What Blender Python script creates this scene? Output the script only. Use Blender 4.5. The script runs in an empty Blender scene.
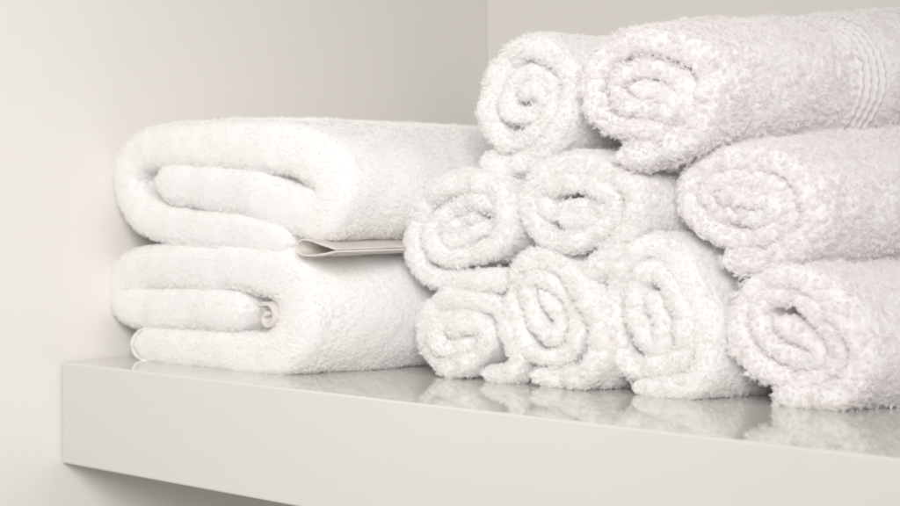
import bpy, math, random
from mathutils import Vector, noise
from mathutils.bvhtree import BVHTree

random.seed(7)
scene = bpy.context.scene
C = scene.collection
R = math.radians

# ------------------------------------------------------------------ camera
F_PX, CX, HY = 1500.0, 450.0, 198.0          # focal length, centre column and horizon row of the photo
TH = R(50.4)
FWD = Vector((-math.cos(TH), math.sin(TH), 0))
RGT = Vector((math.sin(TH), math.cos(TH), 0))
CAM = Vector((0.6867, -0.4964, 0.0897))

def on_plane(px, py, ye):
    """(x, z) where the sight line through a photo point meets the upright plane y = ye"""
    d = FWD + RGT * ((px - CX) / F_PX) + Vector((0, 0, (HY - py) / F_PX))
    k = (ye - CAM.y) / d.y
    p = CAM + d * k
    return p.x, p.z

cam = bpy.data.cameras.new('camera')
cam.sensor_width = 36
cam.lens = 60
cam.shift_y = -55.0 / 900.0
cam.clip_start = 0.02
cam.clip_end = 50
cam.dof.use_dof = True
cam.dof.focus_distance = 0.69
cam.dof.aperture_fstop = 11
co = bpy.data.objects.new('camera', cam)
C.objects.link(co)
co.location = CAM
co.rotation_euler = FWD.to_track_quat('-Z', 'Y').to_euler()
scene.camera = co

# ------------------------------------------------------------------ materials
def new_mat(name):
    m = bpy.data.materials.new(name)
    m.use_nodes = True
    nt = m.node_tree
    nt.nodes.clear()
    out = nt.nodes.new('ShaderNodeOutputMaterial')
    return m, nt, out

def paint(name, col, rough, spec=0.5, bump=0.0, bump_scale=(60, 60, 60), vary=0.02, coat=0.0):
    m, nt, out = new_mat(name)
    b = nt.nodes.new('ShaderNodeBsdfPrincipled')
    b.inputs['Roughness'].default_value = rough
    b.inputs['Specular IOR Level'].default_value = spec
    b.inputs['Coat Weight'].default_value = coat
    b.inputs['Coat Roughness'].default_value = 0.05
    tc = nt.nodes.new('ShaderNodeTexCoord')
    mp = nt.nodes.new('ShaderNodeMapping')
    mp.inputs['Scale'].default_value = bump_scale
    nz = nt.nodes.new('ShaderNodeTexNoise')
    nz.inputs['Scale'].default_value = 1.0
    nz.inputs['Detail'].default_value = 4
    nt.links.new(tc.outputs['Object'], mp.inputs['Vector'])
    nt.links.new(mp.outputs['Vector'], nz.inputs['Vector'])
    mix = nt.nodes.new('ShaderNodeMix')
    mix.data_type = 'RGBA'
    mix.inputs[6].default_value = (*[c * (1 - vary) for c in col], 1)
    mix.inputs[7].default_value = (*[min(1, c * (1 + vary)) for c in col], 1)
    nt.links.new(nz.outputs['Fac'], mix.inputs[0])
    nt.links.new(mix.outputs[2], b.inputs['Base Color'])
    if bump:
        bp = nt.nodes.new('ShaderNodeBump')
        bp.inputs['Strength'].default_value = bump
        bp.inputs['Distance'].default_value = 0.001
        nt.links.new(nz.outputs['Fac'], bp.inputs['Height'])
        nt.links.new(bp.outputs['Normal'], b.inputs['Normal'])
    nt.links.new(b.outputs['BSDF'], out.inputs['Surface'])
    return m

def cotton(name, col, trans=0.3, bump=0.0):
    """soft matt cotton: diffuse with some light passing through the yarn"""
    m, nt, out = new_mat(name)
    d = nt.nodes.new('ShaderNodeBsdfDiffuse')
    t = nt.nodes.new('ShaderNodeBsdfTranslucent')
    mx = nt.nodes.new('ShaderNodeMixShader')
    tc = nt.nodes.new('ShaderNodeTexCoord')
    nz = nt.nodes.new('ShaderNodeTexNoise')
    nz.inputs['Scale'].default_value = 220
    nz.inputs['Detail'].default_value = 3
    nt.links.new(tc.outputs['Object'], nz.inputs['Vector'])
    mix = nt.nodes.new('ShaderNodeMix')
    mix.data_type = 'RGBA'
    mix.inputs[6].default_value = (*[c * 0.98 for c in col], 1)
    mix.inputs[7].default_value = (*[min(0.99, c * 1.015) for c in col], 1)
    nt.links.new(nz.outputs['Fac'], mix.inputs[0])
    for n in (d, t):
        nt.links.new(mix.outputs[2], n.inputs['Color'])
    if bump:
        bp = nt.nodes.new('ShaderNodeBump')
        bp.inputs['Strength'].default_value = bump
        bp.inputs['Distance'].default_value = 0.0006
        n2 = nt.nodes.new('ShaderNodeTexNoise')
        n2.inputs['Scale'].default_value = 1400
        nt.links.new(tc.outputs['Object'], n2.inputs['Vector'])
        nt.links.new(n2.outputs['Fac'], bp.inputs['Height'])
        nt.links.new(bp.outputs['Normal'], d.inputs['Normal'])
    mx.inputs['Fac'].default_value = trans
    nt.links.new(d.outputs['BSDF'], mx.inputs[1])
    nt.links.new(t.outputs['BSDF'], mx.inputs[2])
    nt.links.new(mx.outputs['Shader'], out.inputs['Surface'])
    return m

M_WALL = paint('warm_white_wall_paint', (0.76, 0.745, 0.708), 0.45, 0.35, 0.09, (130, 130, 9), 0.01)
M_SHELF = paint('gloss_off_white_lacquer', (0.625, 0.618, 0.588), 0.035, 0.55, 0.0, (14, 14, 14), 0.012, 0.3)
M_CAULK = paint('corner_sealant', (0.72, 0.705, 0.67), 0.5)
M_WHITE = cotton('white_terry_cotton', (0.957, 0.948, 0.944), 0.26, 0.5)
M_PINK = cotton('rosy_white_terry_cotton', (0.957, 0.943, 0.941), 0.26, 0.5)
M_HEM = cotton('woven_cotton_hem', (0.84, 0.815, 0.78), 0.3, 1.0)
M_BAND = cotton('woven_cotton_border', (0.93, 0.91, 0.908), 0.35, 0.6)

# ------------------------------------------------------------------ helpers
def obj(name, verts, faces, mat, parent=None, smooth=True):
    me = bpy.data.meshes.new(name)
    me.from_pydata(verts, [], faces)
    me.materials.append(mat)
    if smooth:
        for p in me.polygons:
            p.use_smooth = True
    me.update()
    o = bpy.data.objects.new(name, me)
    C.objects.link(o)
    if parent:
        o.parent = parent
    return o

def box(name, lo, hi, mat, bevel=0.0):
    import bmesh
    bm = bmesh.new()
    bmesh.ops.create_cube(bm, size=1)
    for v in bm.verts:
        v.co = Vector([(lo[i] + hi[i]) / 2 + v.co[i] * (hi[i] - lo[i]) for i in range(3)])
    if bevel:
        bmesh.ops.bevel(bm, geom=bm.edges[:], offset=bevel, segments=3, affect='EDGES', profile=0.5)
    me = bpy.data.meshes.new(name)
    bm.to_mesh(me)
    bm.free()
    me.materials.append(mat)
    o = bpy.data.objects.new(name, me)
    C.objects.link(o)
    return o

def catmull(pts, step):
    """an even-stepped smooth curve through the given (x, z) points"""
    P = [Vector(p) for p in pts]
    P = [P[0] * 2 - P[1]] + P + [P[-1] * 2 - P[-2]]
    dense = []
    for i in range(1, len(P) - 2):
        a, b, c, d = P[i - 1:i + 3]
        for k in range(40):
            t = k / 40
            dense.append(0.5 * ((2 * b) + (c - a) * t + (2 * a - 5 * b + 4 * c - d) * t * t + (3 * b - a - 3 * c + d) * t ** 3))
    dense.append(P[-2])
    out, acc = [dense[0]], 0.0
    for a, b in zip(dense, dense[1:]):
        seg = (b - a).length
        while acc + seg >= step:
            f = (step - acc) / seg
            a = a + (b - a) * f
            out.append(a.copy())
            seg = (b - a).length
            acc = 0.0
        acc += seg
    return out

def n1(x, y=0.0, z=0.0):
    return noise.noise(Vector((x, y, z)))

class Cloth:
    """a thick cloth laid along a traced fold line and run back along its axis"""
    def __init__(s, px, ye, th_px, yaw, length, tilt=0.0, flare=0.0, seed=0, step=0.0016, rag=0.0028, lump=0.0011, cap=0.6,
                 prof=((0, 1), (1, 1)), taper=True, wob=0.05):
        pts = [on_plane(x, y, ye) for x, y in px]
        s.t = th_px * 0.74 / F_PX if th_px > 1 else th_px
        s.ye, s.yaw, s.len, s.tilt, s.flare, s.seed = ye, yaw, length, tilt, flare, seed
        s.path = catmull(pts, step)
        s.step, s.rag, s.lump, s.cap = step, rag, lump, cap
        s.c = Vector((sum(p[0] for p in pts) / len(pts), sum(p[1] for p in pts) / len(pts)))
        s.taper = taper
        s.wob = wob
        s.prof = prof
        s.axis = Vector((math.sin(yaw), math.cos(yaw), math.tan(tilt)))

    def width(s, f):
        for (a, x), (b, y) in zip(s.prof, s.prof[1:]):
            if f <= b:
                return x + (y - x) * (f - a) / (b - a)
        return s.prof[-1][1]

    def tangents(s):
        n = len(s.path)
        raw = [(s.path[min(n - 1, i + 2)] - s.path[max(0, i - 2)]).normalized() for i in range(n)]
        out = []
        for i in range(n):
            a = Vector((0, 0))
            for k in range(-3, 4):
                a += raw[min(n - 1, max(0, i + k))]
            out.append(a.normalized())
        return out

    def place(s, p, v):
        """a fold-line point p (x, z) carried v metres back along the axis"""
        g = 1 + s.flare * (1 - math.exp(-max(v, 0) / 0.035))
        q = s.c + (p - s.c) * g
        # the lowest point of a flared roll stays where it rests
        return Vector((q.x, s.ye, q.y)) + s.axis * v

    def build(s):
        n = len(s.path)
        T = s.tangents()
        capn, sn = 10, max(10, int(s.len / 0.006))
        front = [math.pi * k / capn for k in range(capn + 1)]
        verts, faces, self_v = [], [], []
        M = None
        for i, (p, t) in enumerate(zip(s.path, T)):
            nv = Vector((-t.y, t.x))
            e = min(i, n - 1 - i) * s.step
            h = s.t / 2 * s.width(i / (n - 1))
            if s.taper and e < h:
                h *= math.sqrt(max(0.02, 1 - (1 - e / h) ** 2))
            h *= 1 + s.wob * n1(i * s.step * (60 if s.wob > 0.06 else 24), s.seed * 3.7)
            v0 = s.rag * (n1(i * s.step * 45, s.seed * 9.1) + 0.5 * n1(i * s.step * 130, s.seed * 5.3)) + s.rag
            cd = s.t / 2 * s.cap * 1.6
            v0 -= cd * 0.7
            ring = []
            for a in front:
                ca = math.cos(a)
                ring.append((h * math.copysign(abs(ca) ** 0.75, ca), v0 + cd * (1 - math.sin(a) ** 0.8)))
            for k in range(1, sn):
                f = (k / sn) ** 1.4
                ring.append((-h, v0 + cd + (s.len - 2 * cd) * f))
            for k in range(5):
                a = math.pi * k / 4
                ring.append((-h * math.cos(a), s.len - cd * (1 - math.sin(a))))
            for k in range(1, sn):
                f = (1 - k / sn) ** 1.4
                ring.append((h, v0 + cd + (s.len - 2 * cd) * f))
            M = len(ring)
            for u, v in ring:
                verts.append(s.place(p + nv * u, v))
                self_v.append(v)
        for i in range(n - 1):
            for k in range(M):
                k2 = (k + 1) % M
                faces.append((i * M + k, i * M + k2, (i + 1) * M + k2, (i + 1) * M + k))
        faces.append(tuple(range(M))[::-1])
        faces.append(tuple((n - 1) * M + k for k in range(M)))
        s.v = self_v
        s.M = M
        s.faces = faces
        # soft lumps of a hand-rolled cloth
        me = bpy.data.meshes.new('tmp')
        me.from_pydata(verts, [], faces)
        me.update()
        nr = [v.normal.copy() for v in me.vertices]
        bpy.data.meshes.remove(me)
        for i, p in enumerate(verts):
            q = p * 42 + Vector((s.seed * 11.3, 0, 0))
            a = noise.noise(q) * 1.0 + 0.55 * noise.noise(q * 2.3) + 0.3 * noise.noise(q * 6.1)
            verts[i] = p + nr[i] * (a * s.lump)
        lowest = min(v.z for v in verts)
        s.verts, s.normals = verts, nr
        return verts, faces

def hull_weights(cloths, idx, trees):
    """1 where the pile is open to the air, 0 where cloth lies on cloth"""
    s = cloths[idx]
    w = []
    for p, nrm, v in zip(s.verts, s.normals, s.v):
        if v < 0.0035:
            w.append(1.0)
            continue
        open_ = True
        for j, tr in enumerate(trees):
            hit = tr.ray_cast(p + nrm * 0.0022, nrm, 0.007)
            if hit[0] is not None:
                open_ = False
                break
        w.append(1.0 if open_ else 0.0)
    return w

def pile(o, weights, length, count, kids, rad, clump, kid_r, rough, seed, depth, curl=0.0007, rnd=0.25, freq=2.0):
    g = o.vertex_groups.new(name='pile')
    by = {}
    for i, w in enumerate(weights):
        by.setdefault(round(w, 2), []).append(i)
    for w, ids in by.items():
        if w > 0:
            g.add(ids, w, 'REPLACE')
    gl = o.vertex_groups.new(name='pile_height')
    for i, v in enumerate(o.data.vertices):
        q = v.co * 95 + Vector((seed * 4.1, 0, 0))
        gl.add([i], (0.80 if depth[i] < 0.002 else 1.0) * max(0.35, min(1.0, 0.78 + 0.55 * noise.noise(q) + 0.35 * noise.noise(q * 3.1))), 'REPLACE')
    md = o.modifiers.new('pile', 'PARTICLE_SYSTEM')
    ps = o.particle_systems[-1]
    ps.seed = seed
    st = ps.settings
    st.name = 'terry_pile'
    st.type = 'HAIR'
    st.use_advanced_hair = True
    st.count = count
    st.hair_step = 3
    st.hair_length = length
    st.emit_from = 'FACE'
    st.use_emit_random = True
    st.use_even_distribution = True
    st.factor_random = rnd * length
    st.length_random = 0.45
    st.render_step = 3
    st.display_step = 2
    st.child_type = 'SIMPLE'
    st.rendered_child_count = kids
    st.child_percent = 1
    st.child_radius = kid_r
    st.child_roundness = 0.6
    st.clump_factor = clump
    st.clump_shape = 0.1
    st.roughness_1 = rough
    st.roughness_1_size = 0.004
    st.roughness_2 = rough
    st.roughness_2_size = 0.001
    st.roughness_endpoint = rough
    st.roughness_end_shape = 1
    st.kink = 'CURL'
    st.kink_amplitude = curl
    st.kink_frequency = freq
    st.kink_shape = 0.0
    st.root_radius = rad
    st.tip_radius = rad * 0.6
    st.radius_scale = 1.0
    st.shape = 0.0
    st.use_close_tip = False
    st.material = 1
    ps.vertex_group_density = 'pile'
    ps.vertex_group_length = 'pile_height'

# ------------------------------------------------------------------ the setting
BACK_Y = 0.379
o = box('left_wall', (-0.08, -0.9, -0.7), (0, BACK_Y, 0.9), M_WALL); o['kind'] = 'structure'
o['label'] = 'warm white painted wall the shelf end meets'
o['category'] = 'wall'
o = box('back_wall', (-0.08, BACK_Y, -0.7), (1.9, BACK_Y + 0.08, 0.9), M_WALL); o['kind'] = 'structure'
o['label'] = 'warm grey wall behind the towels'
o['category'] = 'wall'
# bead of sealant down the corner
vs, fs = [], []
nseg = 8
for z in (-0.7, 0.9):
    for k in range(nseg + 1):
        a = R(90) * k / nseg
        vs.append((0.0025 * (1 - math.sin(a)) + 0.0001, BACK_Y - 0.0025 * (1 - math.cos(a)) - 0.0001, z))
for k in range(nseg):
    fs.append((k, k + 1, nseg + 1 + k + 1, nseg + 1 + k))
bead = obj('corner_sealant', vs, fs, M_CAULK)
bead['kind'] = 'structure'
bead['label'] = 'thin bead of sealant down the corner of the two walls'
bead['category'] = 'sealant'

shelf = box('shelf', (0.0009, 0.0, -0.0552), (1.75, BACK_Y - 0.0005, 0.0), M_SHELF, 0.0011)
shelf['label'] = 'thick glossy off white shelf board carrying all the towels'
shelf['category'] = 'shelf'

# ------------------------------------------------------------------ the towels
W, P_ = M_WHITE, M_PINK
FLUFFY_PROF = ((0, 1.0), (0.40, 0.98), (0.52, 0.78), (1, 0.74))
ROLLS = [
 dict(label='rolled white towel lowest of the left column, against the lower folded towel', mat=W, ye=0.077, th=19, yaw=20, L=0.25,
      px=[(478,374),(500,375),(513,362),(505,335),(497,312),(475,300),(447,299),(427,314),(421,340),(430,362),(452,368),(475,355),(484,335),(470,318),(447,316),(434,330),(440,348),(462,345),(475,331),(460,325),(447,336)]),
 dict(label='tall narrow rolled towel standing on the shelf, second from the left in the bottom row', mat=W, ye=0.078, th=20, yaw=20, L=0.25,
      px=[(530,376),(555,379),(585,373),(596,345),(588,310),(568,278),(540,260),(517,268),(510,295),(514,325),(528,352),(553,358),(572,343),(570,315),(553,288),(533,278),(526,297),(533,325),(550,338),(556,322),(543,298),(537,288)]),
 dict(label='large egg shaped rolled towel on the shelf below the biggest open flap', mat=W, ye=0.084, th=23, yaw=20, L=0.25,
      px=[(632,386),(660,389),(690,384),(702,360),(699,325),(684,285),(660,252),(635,250),(615,280),(609,315),(614,350),(630,367),(655,367),(678,355),(683,325),(672,292),(653,271),(637,280),(633,312),(643,341),(657,346),(661,326),(652,300),(648,289)]),
 dict(label='rosy fluffy rolled towel on the shelf at the right end of the bottom row', mat=P_, ye=0.090, th=24, yaw=23, L=0.26, flare=0.03, prof=FLUFFY_PROF, fluffy=True,
      px=[(768,395),(800,398),(835,391),(856,365),(853,335),(832,303),(800,280),(770,278),(748,292),(736,320),(742,348),(762,370),(795,380),(823,370),(832,345),(815,315),(788,298),(763,298),(755,318),(767,344),(794,360),(813,360),(813,347),(791,332),(773,318)]),
 dict(label='round rolled white towel in the middle row touching the upper folded towel', mat=W, ye=0.077, th=20, yaw=20, L=0.25,
      px=[(500,279),(455,282),(420,273),(411,245),(415,213),(436,190),(468,182),(495,192),(505,215),(497,242),(470,255),(442,256),(427,238),(439,215),(465,202),(489,207),(490,222),(468,233),(447,241),(443,231),(462,221),(476,217)]),
 dict(label='rolled white towel whose loose outer flap hangs down between its two lower neighbours', mat=W, ye=0.080, th=21, yaw=20, L=0.25,
      px=[(572,280),(590,268),(612,245),(630,215),(628,190),(605,175),(575,164),(545,172),(526,195),(530,222),(550,240),(580,240),(603,222),(608,200),(590,187),(560,183),(541,196),(546,212),(570,207),(592,205),(596,214),(575,221),(555,218)]),
 dict(label='rosy white fluffy rolled towel lying between the banded roll and the shelf roll', mat=P_, ye=0.091, th=22, yaw=23, L=0.26, flare=0.15, tilt=3, prof=FLUFFY_PROF, fluffy=True,
      px=[(722,262),(750,258),(785,250),(805,228),(806,198),(788,172),(755,160),(720,160),(694,175),(684,197),(698,222),(728,238),(762,236),(784,218),(782,195),(755,181),(722,178),(703,191),(715,211),(748,218),(770,215),(770,203),(744,198),(720,194)]),
 dict(label='rolled white towel on top of the pile beside the bare wall corner, no woven band', mat=W, ye=0.086, th=23, yaw=20, L=0.25,
      px=[(481,161),(505,166),(540,152),(560,125),(566,92),(556,61),(528,47),(502,62),(487,95),(487,125),(505,143),(530,135),(548,112),(545,85),(525,72),(508,88),(506,112),(526,114),(541,99),(530,89),(517,99)]),
 dict(label='topmost rosy rolled towel with a ribbed woven band around it', mat=P_, ye=0.079, th=25, yaw=23, L=0.26, flare=0.06, tilt=5, prof=FLUFFY_PROF, fluffy=True, band=True,
      px=[(616,158),(650,150),(690,130),(706,95),(697,60),(665,45),(628,44),(598,60),(588,90),(599,119),(635,130),(668,125),(684,107),(681,86),(657,72),(630,70),(613,84),(620,103),(648,110),(671,112),(675,101),(652,93),(628,86)]),
]
FOLDS = [
 dict(label='lower folded white bath towel lying on the shelf, curled hem tip in its middle', mat=W, ye=0.036, th=44, yaw=18, L=0.27, prof=((0, 0.9), (0.25, 0.97), (0.33, 1.2), (0.42, 1.2), (0.5, 1.05), (1, 0.97)),
      px=[(140,345),(200,350),(250,354),(284,349),(299,320),(296,291),(274,271),(200,268),(150,268),(127,276),(123,296),(140,307),(200,309),(250,311)]),
 dict(label='upper folded white bath towel resting on another, flat woven hem showing underneath', mat=W, ye=0.037, th=45, yaw=6, L=0.27,
      prof=((0, 0.86), (0.25, 0.9), (0.45, 1.0), (0.56, 1.14), (0.66, 1.16), (0.75, 1.08), (1, 0.96)),
      px=[(293,242),(250,233.5),(200,230),(160,223),(136,204),(127,180),(140,153),(175,146),(250,145),(298,151),(326,168),(334,192),(322,213),(296,211),(250,194),(200,187),(158,181)]),
]
HEMS = {0: [('curled_hem', [(258,306),(265,304),(271,307),(274,315),(271,324),(265,325),(262,318),(266,313)], 0.0019, 0.0325, M_HEM),
            ('hem_edge', [(152,328),(140,330),(133,337),(131,346),(135,356),(146,362)], 0.0016, 0.0330, M_WHITE)],
        1: [('woven_hem', [(336,251.5),(322,254.5),(305,255.5),(297,251),(297,244),(303,239.5),(317,243),(336,249.5)], 0.0011, 0.0300, M_HEM)]}
ALL = [(d, 'roll') for d in ROLLS] + [(d, 'fold') for d in FOLDS]
ROLL_PROF = ((0, 1.0), (0.42, 1.0), (0.56, 0.84), (1, 0.80))
cloths, trees = [], []
for k, (d, kind) in enumerate(ALL):
    c = Cloth(d['px'], d['ye'], d['th'] * (1.05 if kind == 'roll' else 0.8 / 0.74), R(d['yaw']), d['L'], R(d.get('tilt', 0)), d.get('flare', 0.02), seed=k + 1,
              rag=0.0034 if kind == 'roll' else 0.0006, lump=0.0009 if kind == 'roll' else 0.0011, step=0.0016 if kind == 'roll' else 0.0024,
              cap=0.6 if kind == 'roll' else 0.38,
              prof=d.get('prof', ROLL_PROF), wob=0.11 if kind == 'roll' else 0.04)
    c.build()
    cloths.append(c)
    trees.append(BVHTree.FromPolygons(c.verts, c.faces))

QUALITY = 1.0
BAND = (0.075, 0.099)

def border(c, upto):
    """ribbed woven border: four twisted cords round the outermost turn of a roll"""
    T = c.tangents()
    path = [p for p in c.path]
    n = len(path)
    idx = [i for i in range(n) if c.step * i < upto]
    sub, nv = 4, 72
    vs, fs = [], []
    rows = (len(idx) - 1) * sub + 1
    for r in range(rows):
        i, f = divmod(r, sub)
        i0, i1 = idx[i], idx[min(i + 1, len(idx) - 1)]
        f /= sub
        p = path[i0] * (1 - f) + path[i1] * f
        t = (T[i0] * (1 - f) + T[i1] * f).normalized()
        out = Vector((t.y, -t.x))
        arc = (idx[0] + r / sub) * c.step
        for k in range(nv + 1):
            v = BAND[0] - 0.002 + (BAND[1] - BAND[0] + 0.004) * k / nv
            hgt = -0.0004
            if k in (0, nv):
                hgt = -0.0015
            for q in range(4):
                vc = BAND[0] + 0.0035 + q * 0.0045
                tw = 0.5 + 0.5 * math.sin(arc / 0.0034 * 2 * math.pi + q * 1.6 + (v - vc) * 900)
                hgt += 0.0015 * math.exp(-((v - vc) / 0.00125) ** 2) * (0.5 + 0.5 * tw)
            w0 = c.place(p, v)
            w1 = c.place(p + out * (c.t / 2), v)
            nrm = (w1 - w0).normalized()
            q3 = w1 * 42 + Vector((c.seed * 11.3, 0, 0))
            a = noise.noise(q3) + 0.55 * noise.noise(q3 * 2.3) + 0.3 * noise.noise(q3 * 6.1)
            vs.append(w1 + nrm * (hgt + a * c.lump))
    for r in range(rows - 1):
        for k in range(nv):
            a = r * (nv + 1) + k
            fs.append((a, a + 1, a + nv + 2, a + nv + 1))
    return vs, fs

for k, (d, kind) in enumerate(ALL):
    c = cloths[k]
    name = 'rolled_towel' if kind == 'roll' else 'folded_towel'
    low = min(v.z for v in c.verts)
    cx = sum(v.x for v in c.verts) / len(c.verts)
    cy = sum(v.y for v in c.verts) / len(c.verts)
    org = Vector((cx, cy, low))
    o = obj(name, [v - org for v in c.verts], c.faces, d['mat'])
    o.location = org
    o['label'] = d['label']
    o['category'] = 'towel'
    o['group'] = 'rolled towels piled on the shelf' if kind == 'roll' else 'folded towels stacked on the shelf'
    d['obj'], d['org'] = o, org
    w = hull_weights(cloths, k, trees)
    if d.get('band'):
        w = [0.0 if BAND[0] < v < BAND[1] else x for x, v in zip(w, c.v)]
    if kind == 'fold':
        pile(o, w, 0.0011, int(80000 * QUALITY), 8, 0.000105, 0.35, 0.0010, 0.0004, k + 1, c.v, curl=0.0004)
    elif d.get('fluffy'):
        pile(o, w, 0.0021, int(36000 * QUALITY), 15, 0.00011, 0.55, 0.0012, 0.0006, k + 1, c.v, curl=0.0006)
    else:
        pile(o, w, 0.0016, int(46000 * QUALITY), 11, 0.0001, 0.32, 0.0010, 0.0005, k + 1, c.v, curl=0.0005)

for k, hems in HEMS.items():
    d = FOLDS[k]
    for name, px, th, ye, mat in hems:
        h = Cloth(px, ye, th, R(FOLDS[k]['yaw']), 0.15 if name != 'curled_hem' else 0.05, seed=40 + k, step=0.0007, rag=0.0003, lump=0.0007, cap=0.5, taper=False)
        vs, fs = h.build()
        obj(name, [v - d['org'] for v in vs], fs, mat, d['obj'])
d = ROLLS[-1]
vs, fs = border(cloths[len(ROLLS) - 1], 0.150)
obj('woven_border', [v - d['org'] for v in vs], fs, M_BAND, d['obj'])

# ------------------------------------------------------------------ light
w = bpy.data.worlds.new('World')
scene.world = w
w.use_nodes = True
bg = w.node_tree.nodes.get('Background') or w.node_tree.nodes.new('ShaderNodeBackground')
bg.inputs['Color'].default_value = (1.0, 0.968, 0.948, 1)
bg.inputs['Strength'].default_value = 0.42

def area(name, loc, target, size, power, col):
    l = bpy.data.lights.new(name, 'AREA')
    l.shape = 'SQUARE'
    l.size = size
    l.energy = power
    l.color = col
    lo = bpy.data.objects.new(name, l)
    C.objects.link(lo)
    lo.location = loc
    lo.rotation_euler = (Vector(target) - Vector(loc)).to_track_quat('-Z', 'Y').to_euler()
    return lo
L = area('lamp', (0.72, -0.64, 0.38), (0.10, -0.02, 0.02), 0.42, 2.85, (1.0, 0.970, 0.944))

L.data.spread = R(95)

scene.view_settings.view_transform = 'Standard'
scene.view_settings.look = 'None'
scene.view_settings.exposure = -0.06
scene.view_settings.gamma = 1
scene.render.engine = 'CYCLES'
scene.cycles.max_bounces = 16
scene.cycles.diffuse_bounces = 12
scene.cycles.transmission_bounces = 12
scene.cycles.use_denoising = True
scene.cycles_curves.shape = 'RIBBONS'
